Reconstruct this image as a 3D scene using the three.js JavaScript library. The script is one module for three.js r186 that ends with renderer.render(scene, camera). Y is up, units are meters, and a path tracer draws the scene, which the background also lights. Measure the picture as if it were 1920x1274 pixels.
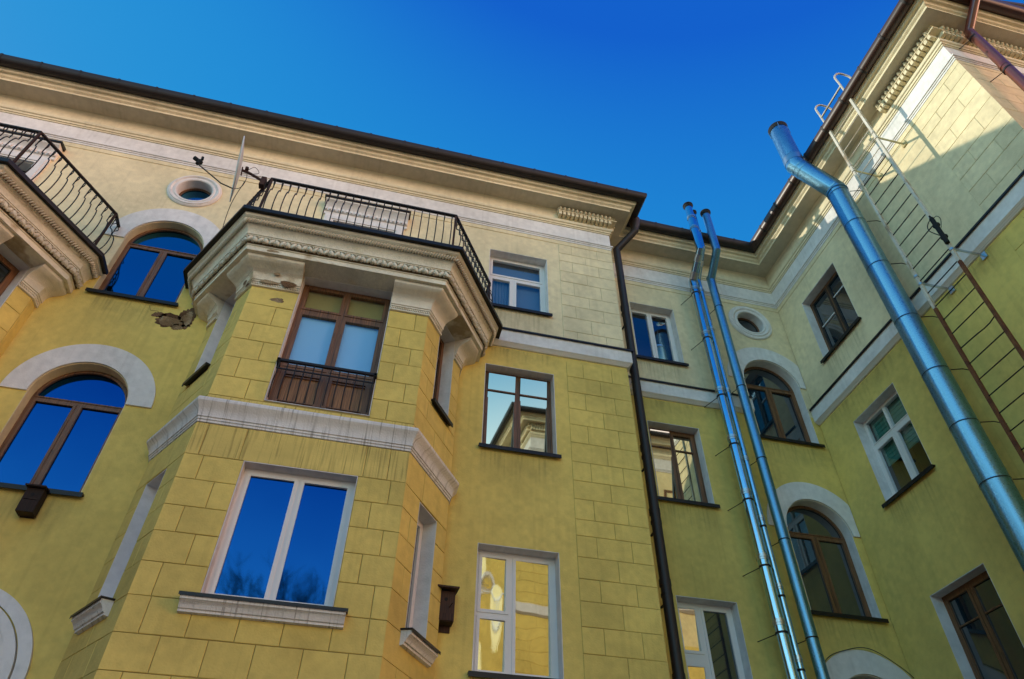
import * as THREE from 'three';
import { mergeGeometries, toCreasedNormals } from 'three/addons/utils/BufferGeometryUtils.js';

// ------------------------------------------------------------------ camera, sky, sun, exposure
const scene = new THREE.Scene();
const camera = new THREE.PerspectiveCamera(52.14, 1024 / 679, 0.05, 800);
camera.rotation.order = 'YXZ';
camera.rotation.set(THREE.MathUtils.degToRad(43.72), THREE.MathUtils.degToRad(-12.944), THREE.MathUtils.degToRad(0.871));
camera.position.set(0, 0, 0);            // eye height is y = 0, the ground lies at y = -1.6
scene.add(camera);
const GROUND = -1.6;
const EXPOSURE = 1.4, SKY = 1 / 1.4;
const SUN_DIR = new THREE.Vector3(-0.6, 0.242, -0.33).normalize();
{
  const W = 1024, H = 512, px = new Float32Array(W * H * 4), d = new THREE.Vector3();
  for (let y = 0; y < H; y++) for (let x = 0; x < W; x++) {
    const phi = ((x + .5) / W - .5) * Math.PI * 2, th = ((y + .5) / H - .5) * Math.PI, i = (y * W + x) * 4;
    d.set(Math.cos(phi) * Math.cos(th), Math.sin(th), Math.sin(phi) * Math.cos(th));
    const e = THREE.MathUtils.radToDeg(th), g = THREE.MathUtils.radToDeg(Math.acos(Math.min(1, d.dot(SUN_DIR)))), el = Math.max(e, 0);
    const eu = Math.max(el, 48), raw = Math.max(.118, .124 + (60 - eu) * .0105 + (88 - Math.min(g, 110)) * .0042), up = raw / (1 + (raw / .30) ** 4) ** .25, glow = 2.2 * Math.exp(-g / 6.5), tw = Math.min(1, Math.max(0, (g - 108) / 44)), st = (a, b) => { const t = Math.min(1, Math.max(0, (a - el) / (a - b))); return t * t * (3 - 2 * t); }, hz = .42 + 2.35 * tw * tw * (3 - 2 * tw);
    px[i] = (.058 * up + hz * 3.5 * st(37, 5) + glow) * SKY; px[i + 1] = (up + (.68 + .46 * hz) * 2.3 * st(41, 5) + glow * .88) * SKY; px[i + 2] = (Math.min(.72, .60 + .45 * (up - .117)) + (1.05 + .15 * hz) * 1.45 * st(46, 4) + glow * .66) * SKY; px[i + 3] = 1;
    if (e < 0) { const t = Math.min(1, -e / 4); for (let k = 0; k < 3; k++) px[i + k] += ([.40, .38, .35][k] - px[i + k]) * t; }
  }
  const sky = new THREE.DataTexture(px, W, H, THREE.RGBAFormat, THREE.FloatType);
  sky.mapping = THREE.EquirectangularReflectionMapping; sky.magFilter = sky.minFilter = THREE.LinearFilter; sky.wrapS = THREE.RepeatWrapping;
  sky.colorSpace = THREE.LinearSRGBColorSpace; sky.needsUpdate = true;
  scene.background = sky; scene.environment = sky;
}
const sun = new THREE.DirectionalLight(new THREE.Color(1, .91, .74), 2.6);
sun.position.copy(SUN_DIR).multiplyScalar(70); sun.castShadow = true; sun.shadow.radius = 1.3;
Object.assign(sun.shadow.camera, { left: -40, right: 40, top: 40, bottom: -40, near: 1, far: 200 }); sun.shadow.mapSize.set(4096, 4096);
scene.add(sun);

// ------------------------------------------------------------------ random, noise, textures
let seed = 20477;
const rnd = () => { seed = (seed * 1664525 + 1013904223) >>> 0; return seed / 4294967296; };
const rr = (a, b) => a + (b - a) * rnd();
function lattice(n) { const g = new Float32Array(n * n); for (let i = 0; i < n * n; i++) g[i] = rnd(); return g; }
function vnoise(g, n, x, y) {            // tileable value noise, x and y in cells
  const xi = Math.floor(x), yi = Math.floor(y); let fx = x - xi, fy = y - yi; fx = fx * fx * (3 - 2 * fx); fy = fy * fy * (3 - 2 * fy);
  const a = ((xi % n) + n) % n, b = (a + 1) % n, c = ((yi % n) + n) % n, e = (c + 1) % n;
  return (g[c * n + a] * (1 - fx) + g[c * n + b] * fx) * (1 - fy) + (g[e * n + a] * (1 - fx) + g[e * n + b] * fx) * fy;
}
function fbm(cells, oct) { const L = []; for (let o = 0; o < oct; o++) { const n = cells << o; L.push([lattice(n), n, .5 ** o]); }
  return (u, v) => { let s = 0, w = 0; for (const [g, n, k] of L) { s += vnoise(g, n, u * n, v * n) * k; w += k; } return s / w; }; }
function tex(w, h, tileX, tileY, f, srgb) {
  const d = new Uint8Array(w * h * 4);
  for (let y = 0; y < h; y++) for (let x = 0; x < w; x++) { const c = f(x / w, y / h), i = (y * w + x) * 4; for (let k = 0; k < 3; k++) d[i + k] = Math.max(0, Math.min(255, Math.round((Array.isArray(c) ? c[k] : c) * 255))); d[i + 3] = 255; }
  const t = new THREE.DataTexture(d, w, h); t.wrapS = t.wrapT = THREE.RepeatWrapping; t.magFilter = THREE.LinearFilter; t.minFilter = THREE.LinearMipmapLinearFilter; t.generateMipmaps = true;
  t.repeat.set(1 / tileX, 1 / tileY); if (srgb) t.colorSpace = THREE.SRGBColorSpace; t.needsUpdate = true; return t;
}
const nA = fbm(4, 6), nB = fbm(3, 5), nC = fbm(64, 3), nD = fbm(6, 5);
const ss = (a, b, x) => { x = Math.max(0, Math.min(1, (x - a) / (b - a))); return x * x * (3 - 2 * x); };
const gS = lattice(256), gS2 = lattice(64);
const streak = (u, v) => { const a = vnoise(gS, 256, u * 128, v * 3), b = vnoise(gS2, 64, u * 32, v * 2), l = vnoise(gS, 256, u * 64 + 31, v * 2 + 7); return ss(.56, .86, a * .72 + b * .28) * (.35 + .65 * l); };
const tStucco = tex(1024, 1024, 5.3, 5.3, (u, v) => { const m = .93 + (nA(u, v) - .5) * .27 + (nC(u, v) - .5) * .10, s = ss(.56, .8, nB(v, u)) * .11 + streak(u, v) * .035; return [m - s * .9, m - s, m - s * 1.05]; }, true);
const tBump = tex(512, 512, .9, .9, (u, v) => nC(u, v) * .7 + nD(u, v) * .3);
const thin = (u, v) => ss(.55, .9, vnoise(gS, 256, u * 256, v * 4) * .55 + vnoise(gS2, 64, u * 64 + 5, v * 2) * .45) * (.25 + .75 * vnoise(gS, 256, u * 32 + 90, v * 3 + 5));
const tStreak = tex(1024, 512, 2.9, 1.3, (u, v) => { const m = .93 + (nA(u, v) - .5) * .24, s = thin(u, v) * .50 + streak(u, v) * .14; return [m - s * .62, m - s * .64, m - s * .66]; }, true);
const tOld = tex(1024, 1024, 2.3, 2.3, (u, v) => { const m = .92 + (nA(u, v) - .5) * .26 + (nC(u, v) - .5) * .1, s = ss(.58, .74, nD(u, v)), r = ss(.60, .72, nB(u + .37, v)); return [m - s * .22, m - s * .28 - r * .03, m - s * .36 - r * .11]; }, true);
const cells = []; for (let i = 0; i < 900; i++) cells.push([rnd(), rnd(), rnd()]);
const buckets = Array.from({ length: 900 }, () => []); for (const c of cells) buckets[Math.floor(c[1] * 30) * 30 + Math.floor(c[0] * 30)].push(c);
function cellId(u, v) { let best = 9, id = 0; const bx = Math.floor(u * 30), by = Math.floor(v * 30);
  for (let j = -2; j <= 2; j++) for (let i = -2; i <= 2; i++) for (const c of buckets[((by + j + 30) % 30) * 30 + (bx + i + 30) % 30]) { let dx = Math.abs(u - c[0]), dy = Math.abs(v - c[1]); dx = Math.min(dx, 1 - dx); dy = Math.min(dy, 1 - dy); const q = dx * dx + dy * dy; if (q < best) { best = q; id = c[2]; } } return id; }
const tZincRough = tex(512, 512, .36, .36, (u, v) => .27 + cellId(u, v) * .15 + (nC(u, v) - .5) * .1);
const tZinc = tex(512, 512, .36, .36, (u, v) => { const k = .90 + cellId(u, v) * .10; return [k, k, k]; }, true);
const tWood = tex(512, 512, .5, .9, (u, v) => { const g = vnoise(gS, 256, u * 90, v * 5), m = .62 + g * .38 - ss(.8, .95, vnoise(gS2, 64, u * 40, v * 2)) * .3; return [m, m * .97, m * .93]; }, true);
const tRust = tex(512, 512, .7, .7, (u, v) => { const a = nD(u, v), b = nC(u, v); const k = .62 + a * .4 + (b - .5) * .3; return [k, k * (.8 + .25 * a), k * (.7 + .3 * b)]; }, true);
const gW = lattice(4), tWave = tex(256, 256, 1.05, 1.5, (u, v) => vnoise(gW, 4, u * 4, v * 4));

const C = (r, g, b) => new THREE.Color().setRGB(r, g, b);
const std = (color, o = {}) => new THREE.MeshStandardMaterial({ color, roughness: .9, side: THREE.DoubleSide, ...o });
const plaster = (color, map = tStucco, bump = .003) => std(color, { map, bumpMap: tBump, bumpScale: bump, roughness: .95 });
const YEL = [.78, .59, .155], CRM = [.83, .70, .43], WHT = [.80, .77, .735], TRM = [.79, .69, .47];
const tone = (c, k) => C(c[0] * k, c[1] * k, c[2] * k);
const M = {
  yellow: plaster(C(...YEL)), cream: plaster(C(...CRM)), white: plaster(C(...WHT)), trim: plaster(C(...TRM), tStucco), old: plaster(C(.84, .77, .61), tOld, .006), clean: plaster(C(.84, .78, .65)), oldWhite: plaster(C(...WHT), tStreak, .004),
  streaky: plaster(C(YEL[0] * .98, YEL[1] * .98, YEL[2] * 1.05), tStreak), joint: std(C(.33, .245, .075), { roughness: 1 }), jointCream: std(C(.52, .44, .28), { roughness: 1 }),
  yb: [.95, 1.0, 1.04, .98, 1.02].map(k => plaster(tone(YEL, k))), cb: [.96, 1.0, 1.04, .98].map(k => plaster(tone(CRM, k))),
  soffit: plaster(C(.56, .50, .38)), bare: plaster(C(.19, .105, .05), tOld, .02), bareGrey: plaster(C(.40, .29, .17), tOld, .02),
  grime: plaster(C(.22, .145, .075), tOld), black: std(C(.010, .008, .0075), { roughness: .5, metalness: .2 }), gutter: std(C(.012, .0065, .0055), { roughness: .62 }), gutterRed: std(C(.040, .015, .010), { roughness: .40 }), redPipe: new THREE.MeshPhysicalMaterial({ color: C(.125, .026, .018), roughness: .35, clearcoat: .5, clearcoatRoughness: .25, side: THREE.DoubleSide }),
  darkPipe: std(C(.012, .0065, .006), { roughness: .55 }), flashing: std(C(.012, .010, .010), { roughness: .45, metalness: .3 }),
  brown: std(C(.26, .125, .052), { map: tWood, roughness: .5 }), panelBrown: std(C(.42, .215, .095), { map: tWood, roughness: .6 }), whiteFrame: std(C(.72, .69, .66), { roughness: .42 }), creamFrame: std(C(.68, .57, .42), { roughness: .6 }), darkFrame: std(C(.06, .035, .02), { map: tWood, roughness: .55 }),
  iron: std(C(.016, .011, .010), { roughness: .55, metalness: .3 }), rustIron: std(C(.055, .022, .012), { map: tRust, roughness: .85 }),
  steel: std(C(.36, .54, .68), { metalness: 1, roughness: .17 }), steelDull: std(C(.50, .54, .56), { metalness: 1, roughness: .3 }), zinc: std(C(.17, .36, .52), { metalness: 1, roughness: 1, roughnessMap: tZincRough, map: tZinc }),
  rust: std(C(.22, .085, .035), { map: tRust, roughness: .9 }), paint: std(C(.66, .60, .50), { map: tOld, roughness: .7 }), paintYellow: std(C(.55, .47, .24), { map: tOld, roughness: .7 }),
  pale: plaster(C(.86, .72, .38)), blockerGrey: std(C(.13, .13, .13), { map: tStucco, roughness: 1 }), soot: std(C(.006, .006, .007), { roughness: .9 }), wood: std(C(.075, .032, .018), { map: tWood, roughness: .8 }), woodDark: std(C(.03, .015, .009), { map: tWood, roughness: .85 }),
  mirror: std(C(.008, .078, .255), { metalness: 1, roughness: .035, bumpMap: tWave, bumpScale: .0010 }), mirrorLight: std(C(.035, .19, .34), { metalness: 1, roughness: .06, bumpMap: tWave, bumpScale: .0012 }), mirrorWarm: std(C(.54, .53, .44), { metalness: 1, roughness: .02 }), mirrorWavy: std(C(.70, .66, .52), { metalness: 1, roughness: .03, bumpMap: tWave, bumpScale: .020 }), mirrorSlight: std(C(.64, .61, .50), { metalness: 1, roughness: .02, bumpMap: tWave, bumpScale: .0012 }),
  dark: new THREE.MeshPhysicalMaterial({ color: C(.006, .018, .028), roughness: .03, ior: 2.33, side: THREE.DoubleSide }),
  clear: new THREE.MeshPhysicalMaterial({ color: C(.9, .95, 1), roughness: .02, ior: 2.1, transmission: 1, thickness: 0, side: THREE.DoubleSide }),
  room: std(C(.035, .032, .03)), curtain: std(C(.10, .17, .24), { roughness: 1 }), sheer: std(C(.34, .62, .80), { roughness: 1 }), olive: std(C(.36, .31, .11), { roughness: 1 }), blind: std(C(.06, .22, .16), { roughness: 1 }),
  dishMat: std(C(.55, .56, .54), { roughness: .5 }), ground: std(C(.28, .26, .22), { map: tOld, roughness: 1 }), bark: std(C(.05, .04, .035), { roughness: 1 }), cable: std(C(.02, .02, .02), { roughness: .7 }),
};

// ------------------------------------------------------------------ object helpers
const ORG = new Map(), used = new Map();
ORG.set(scene, new THREE.Vector3());
function numbered(n) { const k = used.get(n) || 0; used.set(n, k + 1); return k ? n + '_' + String(k).padStart(3, '0') : n; }
function thing(name, label, category, base, group) { const g = new THREE.Group(); g.name = numbered(name); g.position.set(...base); g.userData = { label, category }; if (group) g.userData.group = group; scene.add(g); ORG.set(g, g.position.clone()); return g; }
function node(parent, name, base) { const g = new THREE.Group(); g.name = name; const o = new THREE.Vector3(...base); g.position.copy(o).sub(ORG.get(parent)); parent.add(g); ORG.set(g, o); return g; }
function boxUV(g) { const p = g.attributes.position, n = g.attributes.normal, uv = new Float32Array(p.count * 2);
  for (let i = 0; i < p.count; i++) { const ax = Math.abs(n.getX(i)), ay = Math.abs(n.getY(i)), az = Math.abs(n.getZ(i)), x = p.getX(i), y = p.getY(i), z = p.getZ(i);
    if (ay > ax && ay > az) { uv[2 * i] = x; uv[2 * i + 1] = z; } else if (ax > az) { uv[2 * i] = z + 1.7; uv[2 * i + 1] = y; } else { uv[2 * i] = x; uv[2 * i + 1] = y; } }
  g.setAttribute('uv', new THREE.BufferAttribute(uv, 2)); return g; }
function clean(g) { g = g.index ? g.toNonIndexed() : g; const o = new THREE.BufferGeometry(); o.setAttribute('position', g.attributes.position); if (g.attributes.normal) o.setAttribute('normal', g.attributes.normal); else o.computeVertexNormals(); return o; }
function mesh(parent, name, geos, mat, label) {       // geometry in world coordinates -> ONE named Mesh under parent
  const list = (Array.isArray(geos) ? geos : [geos]).map(clean), g = boxUV(list.length > 1 ? mergeGeometries(list) : list[0]), o = ORG.get(parent);
  g.translate(-o.x, -o.y, -o.z); const m = new THREE.Mesh(g, mat); m.name = name; m.castShadow = m.receiveShadow = true; if (label) m.userData.label = label; parent.add(m); return m;
}
const box = (x0, x1, y0, y1, z0, z1) => new THREE.BoxGeometry(Math.abs(x1 - x0), Math.abs(y1 - y0), Math.abs(z1 - z0)).translate((x0 + x1) / 2, (y0 + y1) / 2, (z0 + z1) / 2);
function frameOf(x, z, deg) { const m = new THREE.Matrix4().makeRotationY(deg * Math.PI / 180).setPosition(x, 0, z); return { m, p: (u, v, n = 0) => new THREE.Vector3(u, v, n).applyMatrix4(m) }; }
const inF = (F, gs) => (Array.isArray(gs) ? gs : [gs]).map(g => g.applyMatrix4(F.m));
const FA = frameOf(0, -9, 0), FB = frameOf(0, -9.72, 0), FC = frameOf(8.72, 0, -90), FD = frameOf(0, -3.47, 0), FAs = frameOf(4.27, -9, 90);
function extr(shape, n0, n1, seg = 18) { return new THREE.ExtrudeGeometry(shape, { depth: n1 - n0, bevelEnabled: false, curveSegments: seg }).translate(0, 0, n0); }
function rectPath(P, u0, u1, v0, v1) { P.moveTo(u0, v0); P.lineTo(u1, v0); P.lineTo(u1, v1); P.lineTo(u0, v1); P.closePath(); return P; }
function archPath(P, uc, r, v0, vs) { P.moveTo(uc - r, v0); P.lineTo(uc + r, v0); P.lineTo(uc + r, vs); P.absarc(uc, vs, r, 0, Math.PI, false); P.lineTo(uc - r, v0); return P; }
function circPath(P, uc, vc, r) { P.absarc(uc, vc, r, 0, Math.PI * 2, false); return P; }
const rectS = (...a) => rectPath(new THREE.Shape(), ...a);
// a moulding swept along a plan path [[x,z]..] with mitred corners; profile is [[outward, y]..] from below to above
function sweep(path, prof, i0 = 0, i1 = path.length - 1, caps = true, crease = .5) {
  const N = [], mit = [];
  for (let i = 0; i < path.length - 1; i++) { const dx = path[i + 1][0] - path[i][0], dz = path[i + 1][1] - path[i][1], l = Math.hypot(dx, dz); N.push([-dz / l, dx / l]); }
  for (let i = 0; i < path.length; i++) { const a = N[Math.max(0, i - 1)], b = N[Math.min(N.length - 1, i)], k = 1 + a[0] * b[0] + a[1] * b[1]; mit.push([(a[0] + b[0]) / k, (a[1] + b[1]) / k]); }
  const at = (i, j) => [path[i][0] + prof[j][0] * mit[i][0], prof[j][1], path[i][1] + prof[j][0] * mit[i][1]], v = [];
  for (let i = i0; i < i1; i++) for (let j = 0; j < prof.length - 1; j++) { const a = at(i, j), b = at(i + 1, j), c = at(i + 1, j + 1), d = at(i, j + 1); v.push(...a, ...b, ...c, ...a, ...c, ...d); }
  if (caps) { const tri = THREE.ShapeUtils.triangulateShape(prof.map(q => new THREE.Vector2(...q)), []); for (const i of [i0, i1]) for (const t of tri) for (const j of t) v.push(...at(i, j)); }
  let g = new THREE.BufferGeometry(); g.setAttribute('position', new THREE.Float32BufferAttribute(v, 3)); return toCreasedNormals(g, crease);
}
// a round pipe along a polyline with mitred elbows
function pipe(pts, r, seg = 22, capEnds = true) {
  const P = pts.map(p => p.isVector3 ? p : new THREE.Vector3(...p)), T = []; for (let i = 0; i < P.length - 1; i++) T.push(P[i + 1].clone().sub(P[i]).normalize());
  let u = new THREE.Vector3(Math.abs(T[0].x) > .8 ? 0 : 1, 0, Math.abs(T[0].x) > .8 ? 1 : 0); u.addScaledVector(T[0], -u.dot(T[0])).normalize();
  const rings = []; const R = Array.isArray(r) ? r : P.map(() => r);
  for (let i = 0; i < P.length; i++) { const t = T[Math.min(i, T.length - 1)], pt = T[Math.max(0, i - 1)], m = t.clone().add(pt).normalize();
    if (i > 0 && i < T.length) { const q = new THREE.Quaternion().setFromUnitVectors(pt, t); var un = u.clone().applyQuaternion(q); }
    const w = pt.clone().cross(u), ring = [];
    for (let k = 0; k < seg; k++) { const a = k / seg * Math.PI * 2, d = u.clone().multiplyScalar(Math.cos(a) * R[i]).addScaledVector(w, Math.sin(a) * R[i]); d.addScaledVector(pt, -d.dot(m) / pt.dot(m)); ring.push(P[i].clone().add(d)); }
    rings.push(ring); if (i > 0 && i < T.length) u = un; }
  const v = []; const push = (...q) => q.forEach(s => v.push(s.x, s.y, s.z));
  for (let i = 0; i < rings.length - 1; i++) for (let k = 0; k < seg; k++) { const k2 = (k + 1) % seg, a = rings[i][k], b = rings[i][k2], c = rings[i + 1][k2], d = rings[i + 1][k]; push(a, b, c, a, c, d); }
  if (capEnds) for (const i of [0, rings.length - 1]) for (let k = 1; k < seg - 1; k++) push(rings[i][0], rings[i][k], rings[i][k + 1]);
  const g = new THREE.BufferGeometry(); g.setAttribute('position', new THREE.Float32BufferAttribute(v, 3)); return toCreasedNormals(g, .5);
}
const curve = (pts, r, n = 14, seg = 6) => new THREE.TubeGeometry(new THREE.CatmullRomCurve3(pts.map(p => p.isVector3 ? p : new THREE.Vector3(...p))), n, r, seg, false);
// one ashlar block: a slab with small chamfers (a side marked 0 runs sharp into a corner)
function blockGeo(u0, u1, v0, v1, n0, n1, bev = .006, sides = [1, 1, 1, 1]) {
  const [l, r, b, t] = sides.map(s => s * bev), q = [[u0, v0, n0], [u1, v0, n0], [u1, v1, n0], [u0, v1, n0]], m = n1 - bev * .8,
    s = [[u0, v0, m], [u1, v0, m], [u1, v1, m], [u0, v1, m]], f = [[u0 + l, v0 + b, n1], [u1 - r, v0 + b, n1], [u1 - r, v1 - t, n1], [u0 + l, v1 - t, n1]], v = [];
  if (!sides[0]) { s[0][2] = s[3][2] = n1; } if (!sides[1]) { s[1][2] = s[2][2] = n1; }
  const quad = (a, b2, c, d) => v.push(...a, ...b2, ...c, ...a, ...c, ...d);
  quad(...f); for (let i = 0; i < 4; i++) { const k = (i + 1) % 4; quad(q[i], q[k], s[k], s[i]); quad(s[i], s[k], f[k], f[i]); }
  const g = new THREE.BufferGeometry(); g.setAttribute('position', new THREE.Float32BufferAttribute(v, 3)); g.computeVertexNormals(); return g;
}
const GAP = .0036;
function blocks(parent, F, v0, v1, us, mats, n1, ends = [0, 0], ext = [0, 0], n0 = 0) {    // one course: joints at us
  for (let i = 0; i < us.length - 1; i++) { const first = i === 0 && ends[0], last = i === us.length - 2 && ends[1];
    mesh(parent, 'block', inF(F, blockGeo(us[i] + (first ? -ext[0] : GAP), us[i + 1] - (last ? -ext[1] : GAP), v0 + GAP + rr(-.001, .0015), v1 - GAP - rr(-.001, .0015), n0, n1 + rr(-.0015, .0015), .006, [first ? 0 : 1, last ? 0 : 1, 1, 1])), mats[Math.floor(rnd() * mats.length)]); }
}

// ------------------------------------------------------------------ windows
// cells: [u0,u1,v0,v1 as fractions of the opening, pane material, options]
function windowUnit(parent, F, W) {
  const { u0, u1, v0, v1, arch, depth = .2, mat = M.brown, reveal = M.white, fw = .055, sw = .045, cells, name = 'window' } = W, uc = (u0 + u1) / 2, r = (u1 - u0) / 2, g = node(parent, name, F.p(uc, v0, 0).toArray());
  if (W.label) g.userData.label = W.label;
  const outline = (P, i) => W.round ? circPath(P, uc, (v0 + v1) / 2, r - i) : arch ? archPath(P, uc, r - i, v0 + i, v1 - r) : rectPath(P, u0 + i, u1 - i, v0 + i, v1 - i);
  const rs = outline(new THREE.Shape(), .001); rs.holes.push(outline(new THREE.Path(), .010)); mesh(g, 'reveal', inF(F, extr(rs, -depth - .08, -.002, 24)), reveal);
  const inset = .0105, fs = outline(new THREE.Shape(), inset), panes = [], sash = [];
  for (const c of cells) {
    const [a, b, d, e, pm, o = {}] = c, A = u0 + inset + fw + (u1 - u0 - 2 * (fw + inset)) * a, B = u0 + inset + fw + (u1 - u0 - 2 * (fw + inset)) * b, top = arch ? v1 - r : v1;
    const vv = f => v0 + inset + fw + (W.vTop !== undefined ? W.vTop : (arch ? top - v0 - inset - fw : v1 - v0 - 2 * (fw + inset))) * f, D = vv(d), E = vv(e), g2 = .012;
    const sh = (P, i, h) => { if (o.half) { const R = r - inset - Math.min(fw, .035) - i, y = top + .035 + i, th = Math.asin((y - top) / (R)); P.absarc(uc, top, R, th, Math.PI - th, false); P.closePath(); return P; } if (o.disc) return circPath(P, uc, (v0 + v1) / 2, r - inset - fw - i); return rectPath(P, A + g2 * 0 + i, B - i, D + i, E - i); };
    fs.holes.push(sh(new THREE.Path(), .006));
    const s = o.sw ?? sw, ring = sh(new THREE.Shape(), .002); ring.holes.push(sh(new THREE.Path(), s)); sash.push([extr(ring, -depth - .050, -depth + .012, 20), o.sashMat || mat]);
    for (const [f, dir, w = .022] of o.bars || []) { const bg = (dir === 'h' ? box(A + s * .6, B - s * .6, D + (E - D) * f - w / 2, D + (E - D) * f + w / 2, -depth - .040, -depth + .004) : box(A + (B - A) * f - w / 2, A + (B - A) * f + w / 2, D + s * .6, E - s * .6, -depth - .041, -depth + .003)); if (o.tx || o.ty) { const cx = (A + B) / 2, cy = (D + E) / 2; bg.translate(-cx, -cy, depth + .02).rotateX(o.tx || 0).rotateY(o.ty || 0).translate(cx, cy, -depth - .02); } sash.push([bg, o.barMat || o.sashMat || mat]); }
    for (const m of new Set(sash.map(q => q[1]))) mesh(g, m === (o.sashMat || mat) ? 'sash' : 'sash_bar', sash.filter(q => q[1] === m).flatMap(q => inF(F, q[0])), m); sash.length = 0;
    let pg = new THREE.ShapeGeometry(sh(new THREE.Shape(), s - .012), 20); const px = (A + B) / 2, py = (D + E) / 2; if (o.half || o.disc) pg.translate(0, 0, -depth - .02); else { pg.translate(-px, -py, 0); pg.rotateX(o.tx || 0); pg.rotateY(o.ty || 0); pg.translate(px, py, -depth - .02); }
    panes.push([pg, pm, o]);
  }
  mesh(g, 'window_frame', inF(F, extr(fs, -depth - .075, -depth, 24)), mat);
  for (const [pg, pm] of panes) mesh(g, 'pane', inF(F, pg), pm);
  if (W.room) mesh(g, 'interior', inF(F, [box(u0 + .012, u1 - .012, v0 + .012, v1 - .012, -depth - .9, -depth - .88), box(u0 + .012, u0 + .02, v0 + .02, v1 - .02, -depth - .88, -depth - .09), box(u1 - .02, u1 - .012, v0 + .02, v1 - .02, -depth - .88, -depth - .09), box(u0 + .02, u1 - .02, v1 - .02, v1 - .012, -depth - .88, -depth - .09), box(u0 + .02, u1 - .02, v0 + .012, v0 + .02, -depth - .88, -depth - .09)]), M.room);
  if (W.sill !== 0) { const s = W.sill || .07; mesh(g, 'sill', inF(F, [box(u0 - .05, u1 + .05, v0 - .022, v0 + .004, -depth + .02, s), box(u0 - .05, u1 + .05, v0 - .06, v0 - .0225, s - .014, s)]), W.sillMat || M.flashing); }
  return g;
}
const tStain = (() => { const t = tex(256, 128, 1, 1, (u, v) => { const f = ss(0, .9, v) ** 1.2 * (.35 + .65 * ss(.42, .8, vnoise(gS, 256, u * 46, v * 2) * .7 + vnoise(gS2, 64, u * 11, v) * .3)), e = ss(0, .08, u) * ss(0, .08, 1 - u); return f * e * .24; }); t.wrapS = t.wrapT = THREE.ClampToEdgeWrapping; return t; })();
const stainMat = std(C(.16, .13, .08), { alphaMap: tStain, transparent: true, roughness: 1 });
function stain(b, F, u0, u1, v1, h, n = .0012) { const g = new THREE.PlaneGeometry(u1 - u0, h).translate((u0 + u1) / 2, v1 - h / 2, n).applyMatrix4(F.m), o = ORG.get(b); g.translate(-o.x, -o.y, -o.z); const m = new THREE.Mesh(g, stainMat); m.name = 'rain_stain'; m.receiveShadow = true; b.add(m); }
const two = (mat, o = {}, o2 = o) => [[0, .487, 0, 1, mat, o], [.513, 1, 0, 1, mat, o2]];

// ------------------------------------------------------------------ ground
{ const g = new THREE.PlaneGeometry(600, 600).rotateX(-Math.PI / 2).translate(0, GROUND, 0), m = mesh(scene, 'ground', g, M.ground); m.userData.kind = 'structure'; }

// ------------------------------------------------------------------ building wings
const left = thing('apartment_building', 'long yellow left wing of the courtyard house, with the polygonal bay windows and balconies', 'building', [-4, GROUND, -9]);
const mid = thing('apartment_building', 'narrow recessed yellow middle section of the house behind the twin steel flues', 'building', [6.5, GROUND, -9.72]);
const right = thing('apartment_building', 'right wing of the house, its cream top sunlit, behind the ladder and the thick duct', 'building', [8.72, GROUND, -6.6]);

const EAVE = [[-14, -9], [4.27, -9], [4.27, -9.72], [8.72, -9.72], [8.72, -3.47], [16, -3.47]];
const cyma = (d0, y0, d1, y1, n = 6) => Array.from({ length: n + 1 }, (_, i) => { const t = i / n; return [d0 + (d1 - d0) * (t - .12 * Math.sin(t * Math.PI * 2)), y0 + (y1 - y0) * t + 0.02 * Math.sin(t * Math.PI * 2)]; });
const P_FRIEZE = [[0, 12.05], [.02, 12.055], [.02, 12.10], [.035, 12.102], [.035, 12.135], [.055, 12.14], [.055, 12.175], [.014, 12.182], [.014, 12.585], [0, 12.585]];
const P_SOFFIT = [[.079, 13.0875], [.414, 13.0875], [.414, 13.092], [.079, 13.092]];
const P_CORNICE = [[0, 12.586], [.03, 12.588], [.03, 12.625], [.05, 12.63], [.05, 12.675], [.075, 12.69], [.085, 12.73], [.085, 12.75], [.03, 12.83], [.03, 13.02], [.045, 13.06], [.075, 13.088], [.078, 13.10], [.415, 13.10], [.415, 13.088], [.42, 13.088], [.42, 13.150], [.432, 13.153], [.432, 13.168], [.444, 13.171], [.444, 13.184], ...cyma(.452, 13.187, .54, 13.302), [.555, 13.305], [.555, 13.36], [0, 13.36]];
const P_GUTTER = [[.5555, 13.35], [.57, 13.322], [.61, 13.302], [.655, 13.298], [.70, 13.314], [.735, 13.35], [.75, 13.40], [.75, 13.475], [.737, 13.475], [.735, 13.41], [.70, 13.34], [.61, 13.34], [.5555, 13.37]];
for (const [b, i0, i1] of [[left, 0, 2], [mid, 2, 3], [right, 3, 5]]) {
  mesh(b, 'frieze', sweep(EAVE, P_FRIEZE, i0, i1), M.white); mesh(b, 'cornice', sweep(EAVE, P_CORNICE, i0, i1), M.trim); mesh(b, 'soffit', sweep(EAVE, P_SOFFIT, i0, i1), M.soffit); mesh(b, 'gutter', sweep(EAVE, P_GUTTER, i0, i1), b === right ? M.gutterRed : M.gutter);
}
const roofSlab = (path) => sweep(path, [[.66, 13.46], [-6, 16.1], [-6, 16.0], [.60, 13.39]], 0, 1);
mesh(left, 'roof', roofSlab([[-14, -9], [4.85, -9]]), M.gutter); mesh(mid, 'roof', roofSlab([[4.3, -9.72], [9.2, -9.72]]), M.gutter);
mesh(right, 'roof', roofSlab([[8.72, -15], [8.72, -2.9]]), M.gutter);
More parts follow.
